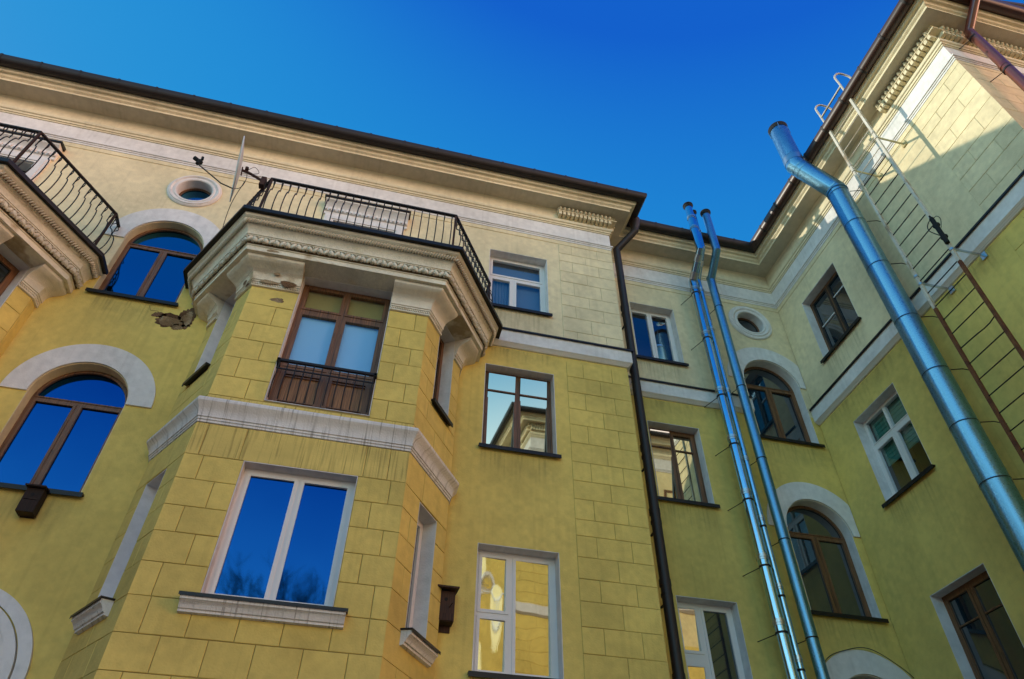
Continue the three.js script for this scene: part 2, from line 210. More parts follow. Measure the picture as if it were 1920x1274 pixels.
// small joints and straps along the gutters
function gutterClips(b, path, n) { for (let i = 0; i < n; i++) { const t = (i + .5) / n, x = path[0][0] + (path[1][0] - path[0][0]) * t, z = path[0][1] + (path[1][1] - path[0][1]) * t, dx = path[1][0] - path[0][0], dz = path[1][1] - path[0][1], l = Math.hypot(dx, dz), e = .02; mesh(b, 'gutter_strap', sweep([[x - dx / l * e, z - dz / l * e], [x + dx / l * e, z + dz / l * e]], [[.608, 13.296], [.656, 13.291], [.705, 13.308], [.741, 13.346], [.757, 13.40], [.757, 13.485], [.72, 13.487]], 0, 1, false), M.gutter); } }
gutterClips(left, [[-14, -9], [4.9, -9]], 26); gutterClips(mid, [[5.2, -9.72], [7.9, -9.72]], 4); gutterClips(right, [[8.72, -8.8], [8.72, -2.8]], 9);

// egg-and-dart and dentil pieces of the cornice over the corner piers
function dentils(b, path, i0, i1, spacing = .098) {
  const eggs = [], dents = [];
  for (let s = i0; s < i1; s++) { const [x0, z0] = path[s], [x1, z1] = path[s + 1], l = Math.hypot(x1 - x0, z1 - z0), ex = (x1 - x0) / l, ez = (z1 - z0) / l, nx = -ez, nz = ex, n = Math.round((l + .13) / spacing), F = new THREE.Matrix4().makeRotationY(Math.atan2(-ez, ex)).setPosition(x0, 0, z0);
    for (let i = 0; i < n; i++) { const u = (i + .5) * spacing; if (u > l + .10) continue; dents.push(box(u - .032, u + .032, 12.850, 12.950, .02, .165).applyMatrix4(F)); 
      const e = new THREE.SphereGeometry(1, 8, 6).scale(.036, .055, .05).rotateX(.5).translate(u, 13.022, .17); eggs.push(e.applyMatrix4(F)); const t = new THREE.TorusGeometry(.041, .008, 4, 10).scale(1, 1.3, 1).rotateX(.5).translate(u, 13.026, .155); eggs.push(t.applyMatrix4(F)); } }
  mesh(b, 'dentil', dents, M.trim); mesh(b, 'egg_moulding', [...eggs, sweep(path, [[.03, 12.952], [.172, 12.954], [.176, 12.976], [.125, 12.985], [.12, 13.04], [.16, 13.075], [.16, 13.086], [.03, 13.086]], i0, i1)], M.trim);
}
dentils(left, [[3.06, -9], [4.27, -9], [4.27, -9.40]], 0, 2); dentils(right, [[8.72, -4.98], [8.72, -3.47], [12.5, -3.47]], 0, 2);

// a wall sheet with openings; notchB are arches standing on its lower edge, notchT rectangles hanging from its upper edge
function facade(b, F, u0, u1, v0, v1, n0, n1, rects, arches, rounds, mat, notchB = [], notchT = []) {
  const s = new THREE.Shape(); s.moveTo(u0, v0);
  for (const [uc, r, sp] of notchB) { s.lineTo(uc - r, v0); s.lineTo(uc - r, sp); s.absarc(uc, sp, r, Math.PI, 0, true); s.lineTo(uc + r, v0); }
  s.lineTo(u1, v0); s.lineTo(u1, v1);
  for (const [a, c, d] of [...notchT].reverse()) { s.lineTo(c, v1); s.lineTo(c, d); s.lineTo(a, d); s.lineTo(a, v1); }
  s.lineTo(u0, v1); s.closePath();
  for (const q of rects) s.holes.push(rectPath(new THREE.Path(), ...q));
  for (const [uc, r, d, sp] of arches) s.holes.push(archPath(new THREE.Path(), uc, r, d, sp)); for (const [uc, vc, r] of rounds) s.holes.push(circPath(new THREE.Path(), uc, vc, r));
  return mesh(b, 'wall', inF(F, extr(s, n0, n1, 28)), mat);
}
const SPLIT = 8.80, BAY = -6.67, ARA = [-4.30, .655], ARB = [7.92, .65];
// ---- left wing walls (front at z = -9); the top storey is painted a paler cream
const WA = { A3: [1.57, 2.80, 9.64, 11.33], A2: [1.595, 2.85, 6.39, 8.15], A1: [1.615, 2.82, 2.97, 4.73], door: [-1.62, -.42, 8.9, 11.2] };
facade(left, FA, -14, 4.27, GROUND, SPLIT, -.70, 0, [WA.A2, WA.A1], [[...ARA, 4.70, 6.18]], [], M.yellow, [], [[ARA[0] - ARA[1], ARA[0] + ARA[1], 8.27]]);
facade(left, FA, -14, 4.27, SPLIT, 13.2, -.70, 0, [WA.A3, WA.door, [WA.door[0] + BAY, WA.door[1] + BAY, WA.door[2], WA.door[3]]], [], [[-4.29, 11.31, .33]], M.cream, [[...ARA, 9.65]]);
mesh(left, 'wall', [box(-14.3, -14, GROUND, 13.2, -15.3, -9), box(-14.3, 4.2, GROUND, 15.6, -15.3, -15)], M.cream);
// ---- middle section walls
const WB = { B3: [4.90, 5.95, 9.66, 11.34], B2: [4.89, 5.95, 6.35, 8.04], B1: [4.92, 5.96, 2.95, 4.64] };
facade(mid, FB, 4.0, 9.3, GROUND, SPLIT, -.6, 0, [WB.B2, WB.B1], [[...ARB, 1.4, 3.07], [...ARB, 4.62, 6.12]], [], M.yellow, [], [[ARB[0] - ARB[1], ARB[0] + ARB[1], 8.08]]);
facade(mid, FB, 4.0, 9.3, SPLIT, 13.2, -.6, 0, [WB.B3], [], [[7.85, 11.38, .33]], M.cream, [[...ARB, 9.57]]);
mesh(mid, 'wall', box(4.22, 9.3, GROUND, 15.6, -15.3, -15), M.cream);
// ---- right wing walls: facade facing the court (x = 8.72) and end wall (z = -3.47)
const WC = { C3: [-8.93, -7.68, 9.72, 11.44], C2: [-8.84, -7.63, 6.30, 8.07], C1: [-8.74, -7.57, 2.95, 4.64] };
facade(right, FC, -9.70, -3.47, GROUND, SPLIT, -.7, 0, [WC.C2, WC.C1], [], [], M.yellow); facade(right, FC, -9.70, -3.47, SPLIT, 13.2, -.7, 0, [WC.C3], [], [], M.cream);
mesh(right, 'wall', [box(9.42, 16, GROUND, SPLIT, -3.9, -3.4701), box(15, 15.3, GROUND, 15.6, -15, -3.9)], M.yellow); mesh(right, 'wall', box(9.42, 16, SPLIT, 13.2, -3.9, -3.47), M.cream);

// thin painted ledges between third and fourth storey, with dark metal flashing
const P_LEDGE = [[0, 8.60], [.03, 8.605], [.085, 8.66], [.10, 8.67], [.10, 8.965], [0, 8.965]], P_FLASH = [[0, 8.967], [.128, 8.960], [.130, 8.945], [.134, 8.945], [.134, 8.985], [0, 9.03]];
for (const [b, path] of [[left, [[1.0, -9], [4.27, -9], [4.27, -9.62]]], [mid, [[4.28, -9.72], [7.24, -9.72]]], [right, [[8.72, -9.70], [8.72, -3.47], [14, -3.47]]]]) { mesh(b, 'ledge', sweep(path, P_LEDGE), M.white); mesh(b, 'flashing', sweep(path, P_FLASH), M.flashing); }
// narrow band under the frieze, above the sunk wall fields
for (const [b, path] of [[left, [[-14, -9], [4.27, -9], [4.27, -9.62]]], [mid, [[4.3, -9.72], [8.72, -9.72]]], [right, [[8.72, -9.72], [8.72, -3.47], [14, -3.47]]]]) mesh(b, 'band', sweep(path, [[0, 11.935], [.012, 11.938], [.012, 12.049], [0, 12.049]], 0, path.length - 1), M.cream);

// ---- ashlar corner piers
const rowsLow = [8.60, 8.50, 8.154, 7.80, 7.43, 7.09, 6.72, 6.345, 5.99, 5.66, 5.31, 5.04, 4.70, 4.37, 4.046, 3.692, 3.337, 2.99, 2.64, 2.29, 1.94], rowsUp = [11.932, 11.633, 11.384, 11.054, 10.729, 10.339, 10.024, 9.689, 9.312, 9.03];
const PN = .012;
function pier(b, F, u0, u1, rows, ja, jb, mats, start, jm) {
  mesh(b, 'joint', inF(F, extr(rectS(u0 + .002, u1 - .001, rows[rows.length - 1], rows[0]), .0004, .002)), jm);
  rows.slice(0, -1).forEach((v1, i) => blocks(b, F, rows[i + 1], v1, [u0, ...((i + start) % 2 ? jb : ja), u1], mats, PN, [0, 1], [0, PN]));
}
pier(left, FA, 3.09, 4.27, rowsLow.slice(1), [3.405, 3.955], [3.71], M.yb, 0, M.joint); pier(left, FA, 3.065, 4.27, rowsUp, [3.35, 3.93], [3.65], M.cb, 0, M.jointCream);
for (const [rows, mats] of [[[8.60, 8.15, 7.43, 6.72, 5.99, 5.31, 4.70, 4.046, 3.337, 2.64], M.yb], [[11.932, 11.38, 10.73, 10.02, 9.03], M.cb]]) rows.slice(0, -1).forEach((v, i) => blocks(left, FAs, rows[i + 1], v, [0, .62], mats, PN, [1, 0], [0, 0]));
pier(right, FC, -4.64, -3.47, rowsUp.map(v => v - .0), [-4.25], [-3.85], M.cb, 1, M.jointCream); pier(right, FC, -4.63, -3.47, rowsLow.slice(1, 16), [-4.25], [-3.85], M.yb, 0, M.joint);
rowsUp.slice(0, -1).forEach((v, i) => blocks(right, FD, rowsUp[i + 1], v, [8.72, ...(i % 2 ? [9.35, 10.05, 10.75] : [9.0, 9.7, 10.4, 11.1]), 11.8], M.cb, PN, [1, 0], [PN, 0]));

// ---- arch surrounds, round window surrounds, blind arch
function archBand(b, F, uc, sp, r0, r1, mat, uMax = 1e9) { const s = new THREE.Shape(), pts = []; for (let i = 0; i <= 40; i++) { const a = Math.PI * i / 40; pts.push([Math.min(uMax, uc + Math.cos(a) * r1), sp + Math.sin(a) * r1]); } for (let i = 40; i >= 0; i--) { const a = Math.PI * i / 40; pts.push([uc + Math.cos(a) * r0, sp + Math.sin(a) * r0]); }
  pts.forEach((p, i) => i ? s.lineTo(...p) : s.moveTo(...p)); s.closePath(); mesh(b, 'arch_surround', inF(F, extr(s, .0005, .028)), mat); }
for (const sp of [6.18, 9.65]) archBand(left, FA, ARA[0], sp, ARA[1] + .003, 1.01, M.white);
for (const sp of [3.07, 6.12, 9.57]) archBand(mid, FB, ARB[0], sp, ARB[1] + .003, 1.01, M.white, 8.705);
const roundel = (b, F, u, v, R) => mesh(b, 'round_surround', inF(F, toCreasedNormals(new THREE.LatheGeometry([[.318, -.2], [.318, .03], [.335, .045], [.36, .045], [.375, .028], [.395, .034], [.42, .06], [.445, .06], [.46, .04], [R - .02, .04], [R, .02], [R, .0005]].map(q => new THREE.Vector2(...q)), 40), .4).rotateX(Math.PI / 2).translate(u, v, 0)), M.white);
roundel(left, FA, -4.29, 11.31, .49); roundel(mid, FB, 7.85, 11.38, .53);
{ const uc = -4.3, sp = 2.43, ring = (r0, r1, n) => { const s = archPath(new THREE.Shape(), uc, r1, -.4, sp); if (r0) s.holes.push(archPath(new THREE.Path(), uc, r0, -.35, sp)); return extr(s, .0005, n, 30); };
  mesh(left, 'blind_arch', inF(FA, [ring(.885, 1.02, .05), ring(.76, .868, .075), ring(.655, .759, .05), ring(0, .64, .03)]), M.white); }

// ---- rain stains below sills
for (const [a, c, v] of [[1.50, 2.95, 6.32], [-5.05, -3.6, 4.63], [-4.9, -3.75, 8.2], [1.45, 2.9, 9.57]]) stain(left, FA, a, c, v, .75);
for (const [a, c, v] of [[4.82, 6.02, 6.28], [4.82, 6.02, 9.58], [7.2, 8.65, 7.99], [7.2, 8.65, 4.55]]) stain(mid, FB, a, c, v, .7); for (const [a, c, v] of [[-8.98, -7.6, 9.65], [-8.9, -7.55, 6.23]]) stain(right, FC, a, c, v, .7);
stain(left, FA, 1.6, 3.05, 8.58, .42); stain(mid, FB, 4.6, 7.1, 8.58, .45); stain(right, FC, -9.5, -6.9, 8.58, .5); stain(right, FC, -6.0, -4.65, 8.58, .6);
// ---- windows of the left wing
windowUnit(left, FA, { u0: WA.A3[0], u1: WA.A3[1], v0: WA.A3[2], v1: WA.A3[3], mat: M.whiteFrame, label: 'white window at the top right of the left wing', room: 1, cells: [[0, 1, .665, 1, M.clear], [0, .42, 0, .63, M.clear, { sw: .05 }], [.46, 1, 0, .63, M.clear]] });
mesh(left, 'curtain', inF(FA, [(() => { const g = new THREE.PlaneGeometry(.5, 1.1, 60, 1).translate(1.87, 10.2, -.31), p = g.attributes.position; for (let i = 0; i < p.count; i++) p.setZ(i, p.getZ(i) + .018 * Math.sin(p.getX(i) * 95)); g.computeVertexNormals(); return g; })(), new THREE.PlaneGeometry(1.15, .5).translate(2.18, 11.05, -.33), new THREE.PlaneGeometry(.62, 1.1).translate(2.45, 10.2, -.33)]), M.curtain);
windowUnit(left, FA, { u0: WA.A2[0], u1: WA.A2[1], v0: WA.A2[2], v1: WA.A2[3], cells: two(M.mirrorWarm, { bars: [[.76, 'h']], tx: .120, ty: -.006 }, { bars: [[.76, 'h']], tx: .116, ty: -.015 }) });
windowUnit(left, FA, { u0: WA.A1[0], u1: WA.A1[1], v0: WA.A1[2], v1: WA.A1[3], mat: M.whiteFrame, cells: [[0, .41, .485, 1, M.mirrorWavy, { tx: .045, ty: .055 }], [0, .41, 0, .46, M.mirrorWavy, { tx: .03, ty: .055 }], [.46, 1, 0, 1, M.mirrorSlight, { tx: .030, ty: .03 }]] });
const archCells = (pm, o = {}, o2 = o) => [[0, .48, 0, 1, pm, o], [.52, 1, 0, 1, pm, o2], [0, 1, 0, 1, pm, { half: 1, sw: .02 }]];
windowUnit(left, FA, { u0: ARA[0] - ARA[1], u1: ARA[0] + ARA[1], v0: 4.70, v1: 6.18 + ARA[1], arch: 1, depth: .17, fw: .045, sw: .038, reveal: M.cream, cells: archCells(M.mirror) });
windowUnit(left, FA, { u0: ARA[0] - ARA[1], u1: ARA[0] + ARA[1], v0: 8.27, v1: 9.65 + ARA[1], arch: 1, depth: .15, fw: .042, sw: .036, reveal: M.cream, cells: archCells(M.mirrorLight, { tx: .012 }, { tx: -.006, ty: .01 }) });
windowUnit(left, FA, { u0: -4.62, u1: -3.96, v0: 10.98, v1: 11.64, round: 1, sill: 0, depth: .16, fw: .02, sw: .02, cells: [[0, 1, 0, 1, M.mirrorLight, { disc: 1 }]] });
for (const dx of [0, BAY]) {            // balcony doors with white casing and a small cornice on top
  windowUnit(left, FA, { name: 'balcony_door', u0: WA.door[0] + dx, u1: WA.door[1] + dx, v0: 8.9, v1: 11.2, sill: 0, mat: M.darkFrame, cells: two(M.dark, { bars: [[.75, 'h']] }) });
  const a = WA.door[0] + dx, c = WA.door[1] + dx, F = FA;
  mesh(left, 'door_casing', inF(F, [box(a - .19, a - .002, 8.9, 11.38, .001, .05), box(c + .002, c + .19, 8.9, 11.38, .001, .05), box(a - .001, c + .001, 11.203, 11.38, .001, .05), box(a - .15, a - .04, 8.9, 11.33, .05, .065), box(c + .04, c + .15, 8.9, 11.33, .05, .065), box(a - .039, c + .039, 11.24, 11.33, .05, .065)]), M.white);
  mesh(left, 'door_cornice', [sweep([[a - .24, -9], [c + .24, -9]], [[0, 11.381], [.04, 11.39], [.04, 11.46], [.07, 11.47], [.07, 11.55], [.10, 11.60], [.16, 11.68], [.18, 11.69], [.18, 11.74], [0, 11.74]]), ...Array.from({ length: 20 }, (_, i) => box(a - .2 + i * (c - a + .40) / 19 - .02, a - .2 + i * (c - a + .40) / 19 + .02, 11.475, 11.545, -8.94, -8.90))], M.white);
  mesh(left, 'flashing', sweep([[a - .27, -9], [c + .27, -9]], [[0, 11.742], [.215, 11.735], [.215, 11.77], [0, 11.82]]), M.flashing);
}
// ---- windows of the middle section
windowUnit(mid, FB, { u0: WB.B3[0], u1: WB.B3[1], v0: WB.B3[2], v1: WB.B3[3], mat: M.whiteFrame, room: 1, cells: two(M.clear) });
windowUnit(mid, FB, { u0: WB.B2[0], u1: WB.B2[1], v0: WB.B2[2], v1: WB.B2[3], cells: two(M.mirrorWarm, { bars: [[.75, 'h']], tx: .136, ty: -.008 }, { bars: [[.75, 'h']], tx: .004, ty: .004 }) });
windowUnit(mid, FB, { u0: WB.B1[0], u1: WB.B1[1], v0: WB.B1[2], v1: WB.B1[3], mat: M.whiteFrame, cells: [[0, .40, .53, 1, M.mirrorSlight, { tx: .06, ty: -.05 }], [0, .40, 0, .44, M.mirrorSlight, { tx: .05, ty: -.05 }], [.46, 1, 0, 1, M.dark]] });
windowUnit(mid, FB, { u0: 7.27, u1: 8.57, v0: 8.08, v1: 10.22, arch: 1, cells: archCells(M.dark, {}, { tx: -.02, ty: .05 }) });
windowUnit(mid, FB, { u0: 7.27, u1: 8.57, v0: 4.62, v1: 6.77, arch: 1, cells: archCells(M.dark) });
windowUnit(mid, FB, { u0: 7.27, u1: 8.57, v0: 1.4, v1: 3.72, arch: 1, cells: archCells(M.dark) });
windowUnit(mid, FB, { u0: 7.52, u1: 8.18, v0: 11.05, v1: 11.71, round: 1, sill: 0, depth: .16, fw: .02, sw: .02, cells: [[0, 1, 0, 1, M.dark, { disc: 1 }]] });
// ---- windows of the right wing
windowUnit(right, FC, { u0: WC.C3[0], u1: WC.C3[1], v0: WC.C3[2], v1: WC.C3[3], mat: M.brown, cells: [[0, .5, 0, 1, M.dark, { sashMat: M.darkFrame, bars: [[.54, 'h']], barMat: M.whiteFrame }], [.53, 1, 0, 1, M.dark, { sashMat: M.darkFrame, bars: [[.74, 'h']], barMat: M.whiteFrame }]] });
windowUnit(right, FC, { u0: WC.C2[0], u1: WC.C2[1], v0: WC.C2[2], v1: WC.C2[3], mat: M.whiteFrame, room: 1, label: 'white window with green blinds behind the glass', fw: .042, sw: .04, cells: [[0, .49, .70, 1, M.clear, { sw: .02 }], [.51, 1, .70, 1, M.clear, { sw: .02 }], [0, .48, 0, .66, M.clear, { sw: .05 }], [.52, 1, 0, .66, M.clear, { sw: .05 }]] });
mesh(right, 'blind', inF(FC, [new THREE.PlaneGeometry(1.06, .98).translate(-8.235, 7.55, -.31), ...Array.from({ length: 12 }, (_, i) => box(-8.765, -7.705, 7.08 + i * .082, 7.09 + i * .082, -.309, -.300))]), M.blind);
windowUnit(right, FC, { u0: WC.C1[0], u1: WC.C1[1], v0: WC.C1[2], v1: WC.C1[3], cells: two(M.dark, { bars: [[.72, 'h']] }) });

// ------------------------------------------------------------------ the bay windows with their balconies
const CHD = 57.16, CHL = Math.hypot(.71, 1.1);
function along(path, d, y, spacing, cb) {      // walk an offset plan path
  const N = [], Q = []; for (let i = 0; i < path.length - 1; i++) { const dx = path[i + 1][0] - path[i][0], dz = path[i + 1][1] - path[i][1], l = Math.hypot(dx, dz); N.push([-dz / l, dx / l]); }
  for (let i = 0; i < path.length; i++) { const a = N[Math.max(0, i - 1)], b = N[Math.min(N.length - 1, i)], k = 1 + a[0] * b[0] + a[1] * b[1]; Q.push([path[i][0] + d * (a[0] + b[0]) / k, path[i][1] + d * (a[1] + b[1]) / k]); }
  for (let i = 0; i < Q.length - 1; i++) { const ex = Q[i + 1][0] - Q[i][0], ez = Q[i + 1][1] - Q[i][1], l = Math.hypot(ex, ez), n = Math.max(1, Math.round(l / spacing)), m = new THREE.Matrix4().makeRotationY(Math.atan2(-ez, ex));
    for (let k = 0; k < n; k++) { const t = (k + .5) / n; cb(m.clone().setPosition(Q[i][0] + ex * t, y, Q[i][1] + ez * t), i, k, n); } }
  return Q;
}
function bay(b, dx, main) {
  const FF = frameOf(dx, -7.7, 0), FL = frameOf(-2.95 + dx, -8.8, -CHD), FR = frameOf(.42 + dx, -7.7, CHD), pt = (F, u) => { const q = F.p(u, 0, 0); return [q.x, q.z]; };
  const PATH = [[-2.95, -9], [-2.95, -8.8], [-2.24, -7.7], [.42, -7.7], [1.13, -8.8], [1.13, -9]].map(q => [q[0] + dx, q[1]]), k = .0087, BN = -.013;
  const lo = [-1.555, -.175, 3.05, 4.74], up = [-1.555, -.18, 5.68];
  facade(b, FF, -2.24 + k, .42 - k, GROUND, 8.14, -.3, BN, [lo], [], [], M.joint, [], [up]);
  facade(b, FL, .006, CHL - k, GROUND, 8.14, -.3, BN, [[.32, .87, 3.05, 4.71]], [], [], M.joint, [], [[.28, .85, 6.40]]);
  facade(b, FR, k, CHL - .006, GROUND, 8.14, -.3, BN, [[.44, .99, 3.05, 4.71]], [], [], M.joint, [], [[.46, 1.03, 6.40]]);
  mesh(b, 'wall', [box(1.13 + dx - .3, 1.13 + dx, GROUND, 8.14, -9, -8.805), box(-2.95 + dx, -2.65 + dx, GROUND, 8.14, -9, -8.805)], M.yellow);
  // courses of ashlar; e = how far a face runs round the corner
  const R = [1.2, 1.55, 1.9, 2.26, 2.62, 3.0, 3.37, 3.725, 4.05, 4.40, 4.735], U = [5.65, 5.98, 6.325, 6.67, 7.0, 7.375, 7.73], fr = (v0, v1, us, m = M.yb) => main && blocks(b, FF, v0, v1, us, m, 0, [us[0] < -2.2, us[us.length - 1] > .4], [0, 0], BN), ch = (v0, v1, a, c) => { for (const [F, us, e] of [[FR, a, [1, 0]], [FL, c, [0, 1]]]) if (main || F === FR) blocks(b, F, v0, v1, us, M.yb, 0, [us[0] === 0 && e[0], us[us.length - 1] === CHL && e[1]], [0, 0], BN); };
  const side = (v0, v1, hole, alt) => { if (!hole) { const s = alt ? [0, .35, .95, CHL] : [0, .65, CHL]; ch(v0, v1, s, s.map(q => CHL - q).reverse()); } else { const [p, q] = hole; ch(v0, v1, alt ? [0, p] : [0, .24, p], alt ? [CHL - p, CHL] : [CHL - p, CHL - .24, CHL]); ch(v0, v1, [q, CHL], [0, CHL - q]); } };
  R.slice(0, -1).forEach((v, i) => { const v1 = R[i + 1], odd = i % 2;
    if (v >= 2.99) { fr(v, v1, odd ? [-2.24, -2.02, lo[0]] : [-2.24, -1.80, lo[0]]); fr(v, v1, odd ? [lo[1], .235, .42] : [lo[1], .04, .42]); side(v, v1, [.44, .99], odd); }
    else { fr(v, v1, odd ? [-2.24, -1.79, -1.33, -.87, -.39, .07, .42] : [-2.24, -2.01, -1.57, -1.09, -.64, -.14, .235, .42]); side(v, v1, null, odd); } });
  fr(4.735, 5.20, [-2.24, -2.09, -1.62, -.12, .18, .42], [M.streaky]); ch(4.735, 5.20, [0, .5, CHL], [0, CHL - .5, CHL]);
  fr(5.52, 5.65, [-2.24, .42], [M.streaky]); ch(5.52, 5.65, [0, CHL], [0, CHL]);
  U.slice(0, -1).forEach((v, i) => { const v1 = U[i + 1], odd = i % 2; const last = i === 5;
    fr(v, v1, last ? [-2.24, up[0]] : odd ? [-2.24, -2.02, up[0]] : [-2.24, -1.80, up[0]]); fr(v, v1, odd ? [up[1], .235, .42] : [up[1], .04, .42]);
    if (v1 < 6.4) side(v, v1, null, odd); else side(v, v1, v < 6.4 ? [.46, 1.03] : [.46, 1.03], odd); });
  fr(7.735, 8.138, [-2.24, up[0]]); fr(7.735, 8.138, [up[1], .42]); ch(7.735, 8.138, [0, .46], [CHL - .46, CHL]); ch(7.735, 8.138, [1.03, CHL], [0, CHL - 1.03]);
  // ledge between the storeys, brackets, cornice and balcony slab
  mesh(b, 'bay_ledge', sweep(PATH, [[-.02, 5.198], [.012, 5.205], [.012, 5.235], [.024, 5.24], [.024, 5.27], [.038, 5.275], [.038, 5.30], [.045, 5.34], [.065, 5.39], [.10, 5.43], [.122, 5.46], [.125, 5.495], [.11, 5.52], [-.02, 5.535]]), M.oldWhite);
  const BR = [[0, 7.725], [.03, 7.73], [.036, 7.75], [.018, 7.757], [.018, 7.81], [.034, 7.816], [.034, 7.838], [.05, 7.845], [.05, 7.87], [.058, 7.92], [.08, 7.97], [.125, 8.01], [.19, 8.04], [.245, 8.065], [.278, 8.095], [.286, 8.138], [0, 8.138]];
  const subs = [[PATH[0], PATH[1], pt(FL, .28)], [pt(FL, .85), PATH[2], [up[0] + dx, -7.7]], [[up[1] + dx, -7.7], PATH[3], pt(FR, .46)], [pt(FR, 1.03), PATH[4], PATH[5]]];
  for (const s of subs) { mesh(b, 'bracket', sweep(s, BR), subs.indexOf(s) < 2 ? M.old : M.clean); const beads = []; along(s, .022, 7.784, .036, m => beads.push(new THREE.BoxGeometry(.02, .04, .02).rotateZ(.6).applyMatrix4(m), new THREE.SphereGeometry(.011, 5, 4).applyMatrix4(m))); mesh(b, 'bracket_ornament', beads, M.old); }
  mesh(b, 'bay_cornice', sweep(PATH, [[-.28, 8.142], [.32, 8.1425], [.345, 8.143], [.345, 8.232], [.362, 8.238], [.362, 8.252], [.356, 8.256], [.366, 8.30], [.380, 8.380], [.415, 8.385], [.415, 8.402], [.43, 8.406], [.43, 8.418], [.436, 8.45], [.452, 8.49], [.475, 8.52], [.497, 8.545], [.50, 8.558], [.505, 8.61], [.545, 8.618], [.565, 8.63], [.59, 8.65], [.60, 8.672], [.60, 8.698], [-.28, 8.70]]), M.old);
  mesh(b, 'balcony_slab_edge', sweep(PATH, [[.59, 8.7005], [.655, 8.694], [.664, 8.686], [.672, 8.686], [.674, 8.752], [.66, 8.775], [.3, 8.80], [.3, 8.702]]), M.black);
  mesh(b, 'balcony_floor', sweep(PATH, [[-.9, 8.715], [.3, 8.716], [.3, 8.79], [-.9, 8.79]], 2, 3), M.soffit);
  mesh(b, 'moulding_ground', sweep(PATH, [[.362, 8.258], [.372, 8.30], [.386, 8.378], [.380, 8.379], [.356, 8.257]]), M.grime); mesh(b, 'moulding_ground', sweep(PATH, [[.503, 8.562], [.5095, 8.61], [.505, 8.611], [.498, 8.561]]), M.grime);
  const leaf = []; along(PATH, .40, 8.322, .082, (m, i, kk) => { const s = kk % 2 ? 1 : -1; leaf.push(new THREE.SphereGeometry(1, 6, 5).scale(.042, .066, .034).rotateZ(s * .55).applyMatrix4(m), new THREE.SphereGeometry(1, 5, 4).scale(.020, .028, .042).translate(.041, .03 * s, .004).applyMatrix4(m), new THREE.SphereGeometry(1, 5, 4).scale(.018, .018, .040).translate(-.02, -.044 * s, .006).applyMatrix4(m)); });
  mesh(b, 'leaf_moulding', leaf, M.old); const rope = []; along(PATH, .535, 8.584, .044, m => rope.push(new THREE.SphereGeometry(1, 6, 5).scale(.0165, .056, .042).rotateZ(-.5).applyMatrix4(m))); mesh(b, 'rope_moulding', rope, M.old);
  // windows
  const lb = main ? undefined : undefined;
  windowUnit(b, FF, { u0: lo[0], u1: lo[1], v0: lo[2], v1: lo[3], depth: .16, mat: M.whiteFrame, reveal: M.white, sill: 0, cells: two(M.mirror, { tx: .006 }, { tx: -.004, ty: .006 }), fw: .05 });
  mesh(b, 'bay_sill', [sweep([[-1.71 + dx, -7.7], [-.03 + dx, -7.7]], [[0, 2.855], [.05, 2.86], [.05, 2.885], [.07, 2.89], [.085, 2.92], [.11, 2.955], [.13, 2.965], [.13, 3.01], [0, 3.02]])], M.oldWhite); mesh(b, 'flashing', sweep([[-1.73 + dx, -7.7], [-.01 + dx, -7.7]], [[-.14, 3.026], [.148, 3.012], [.148, 2.992], [.152, 2.992], [.152, 3.026], [-.14, 3.048]]), M.flashing);
  for (const [F, a, c] of [[FL, .22, .97], [FR, .34, 1.09]]) { mesh(b, 'bay_sill', sweep([pt(F, a), pt(F, c)], [[0, 2.855], [.05, 2.86], [.05, 2.885], [.07, 2.89], [.085, 2.92], [.11, 2.955], [.13, 2.965], [.13, 3.01], [0, 3.02]]), M.oldWhite); mesh(b, 'flashing', sweep([pt(F, a - .02), pt(F, c + .02)], [[-.14, 3.026], [.148, 3.012], [.148, 2.992], [.152, 2.992], [.152, 3.026], [-.14, 3.048]]), M.flashing); }
  windowUnit(b, FL, { u0: .32, u1: .87, v0: 3.05, v1: 4.71, depth: .2, mat: M.whiteFrame, sill: 0, cells: [[0, 1, 0, 1, M.mirror]] }); windowUnit(b, FR, { u0: .44, u1: .99, v0: 3.05, v1: 4.71, depth: .2, mat: M.whiteFrame, sill: 0, cells: [[0, 1, 0, 1, M.dark]] });
  windowUnit(b, FL, { u0: .28, u1: .85, v0: 6.40, v1: 8.141, depth: .2, cells: [[0, 1, 0, 1, M.dark, { bars: [[.74, 'h']] }]] }); windowUnit(b, FR, { u0: .46, u1: 1.03, v0: 6.40, v1: 8.141, depth: .2, cells: [[0, 1, 0, 1, M.dark, { bars: [[.74, 'h']] }]] });
  const leafCells = (a, c) => [[a, c, .295, .765, M.clear, { sw: .05 }], [a, c, .79, 1, M.clear, { sw: .04 }], [a, c, 0, .27, M.panelBrown, { sw: .07, bars: [[.16, 'h', .015], [.84, 'h', .015]] }]];
  windowUnit(b, FF, { name: 'balcony_door', u0: up[0], u1: up[1], v0: 5.68, v1: 8.141, depth: .17, sill: 0, room: 1, fw: .05, cells: [...leafCells(0, .485), ...leafCells(.515, 1)] });
  mesh(b, 'door_sheer', inF(FF, [new THREE.PlaneGeometry(1.28, 1.20).translate((up[0] + up[1]) / 2, 6.94, -.235)]), M.sheer); mesh(b, 'door_blind', inF(FF, new THREE.PlaneGeometry(1.28, .62).translate((up[0] + up[1]) / 2, 7.86, -.24)), M.olive);
  // low iron railing before the door
  const jr = node(b, 'door_railing', [(up[0] + up[1]) / 2 + dx, 5.7, -7.65]), a = up[0] + .03 + dx, c = up[1] - .02 + dx;
  mesh(jr, 'handrail', [box(a - .02, c + .02, 6.335, 6.372, -7.672, -7.63), box(a - .02, a + .02, 6.325, 6.38, -7.80, -7.63), box(c - .02, c + .02, 6.325, 6.38, -7.80, -7.63)], M.iron); mesh(jr, 'rail', [box(a, c, 6.20, 6.216, -7.66, -7.642)], M.iron);
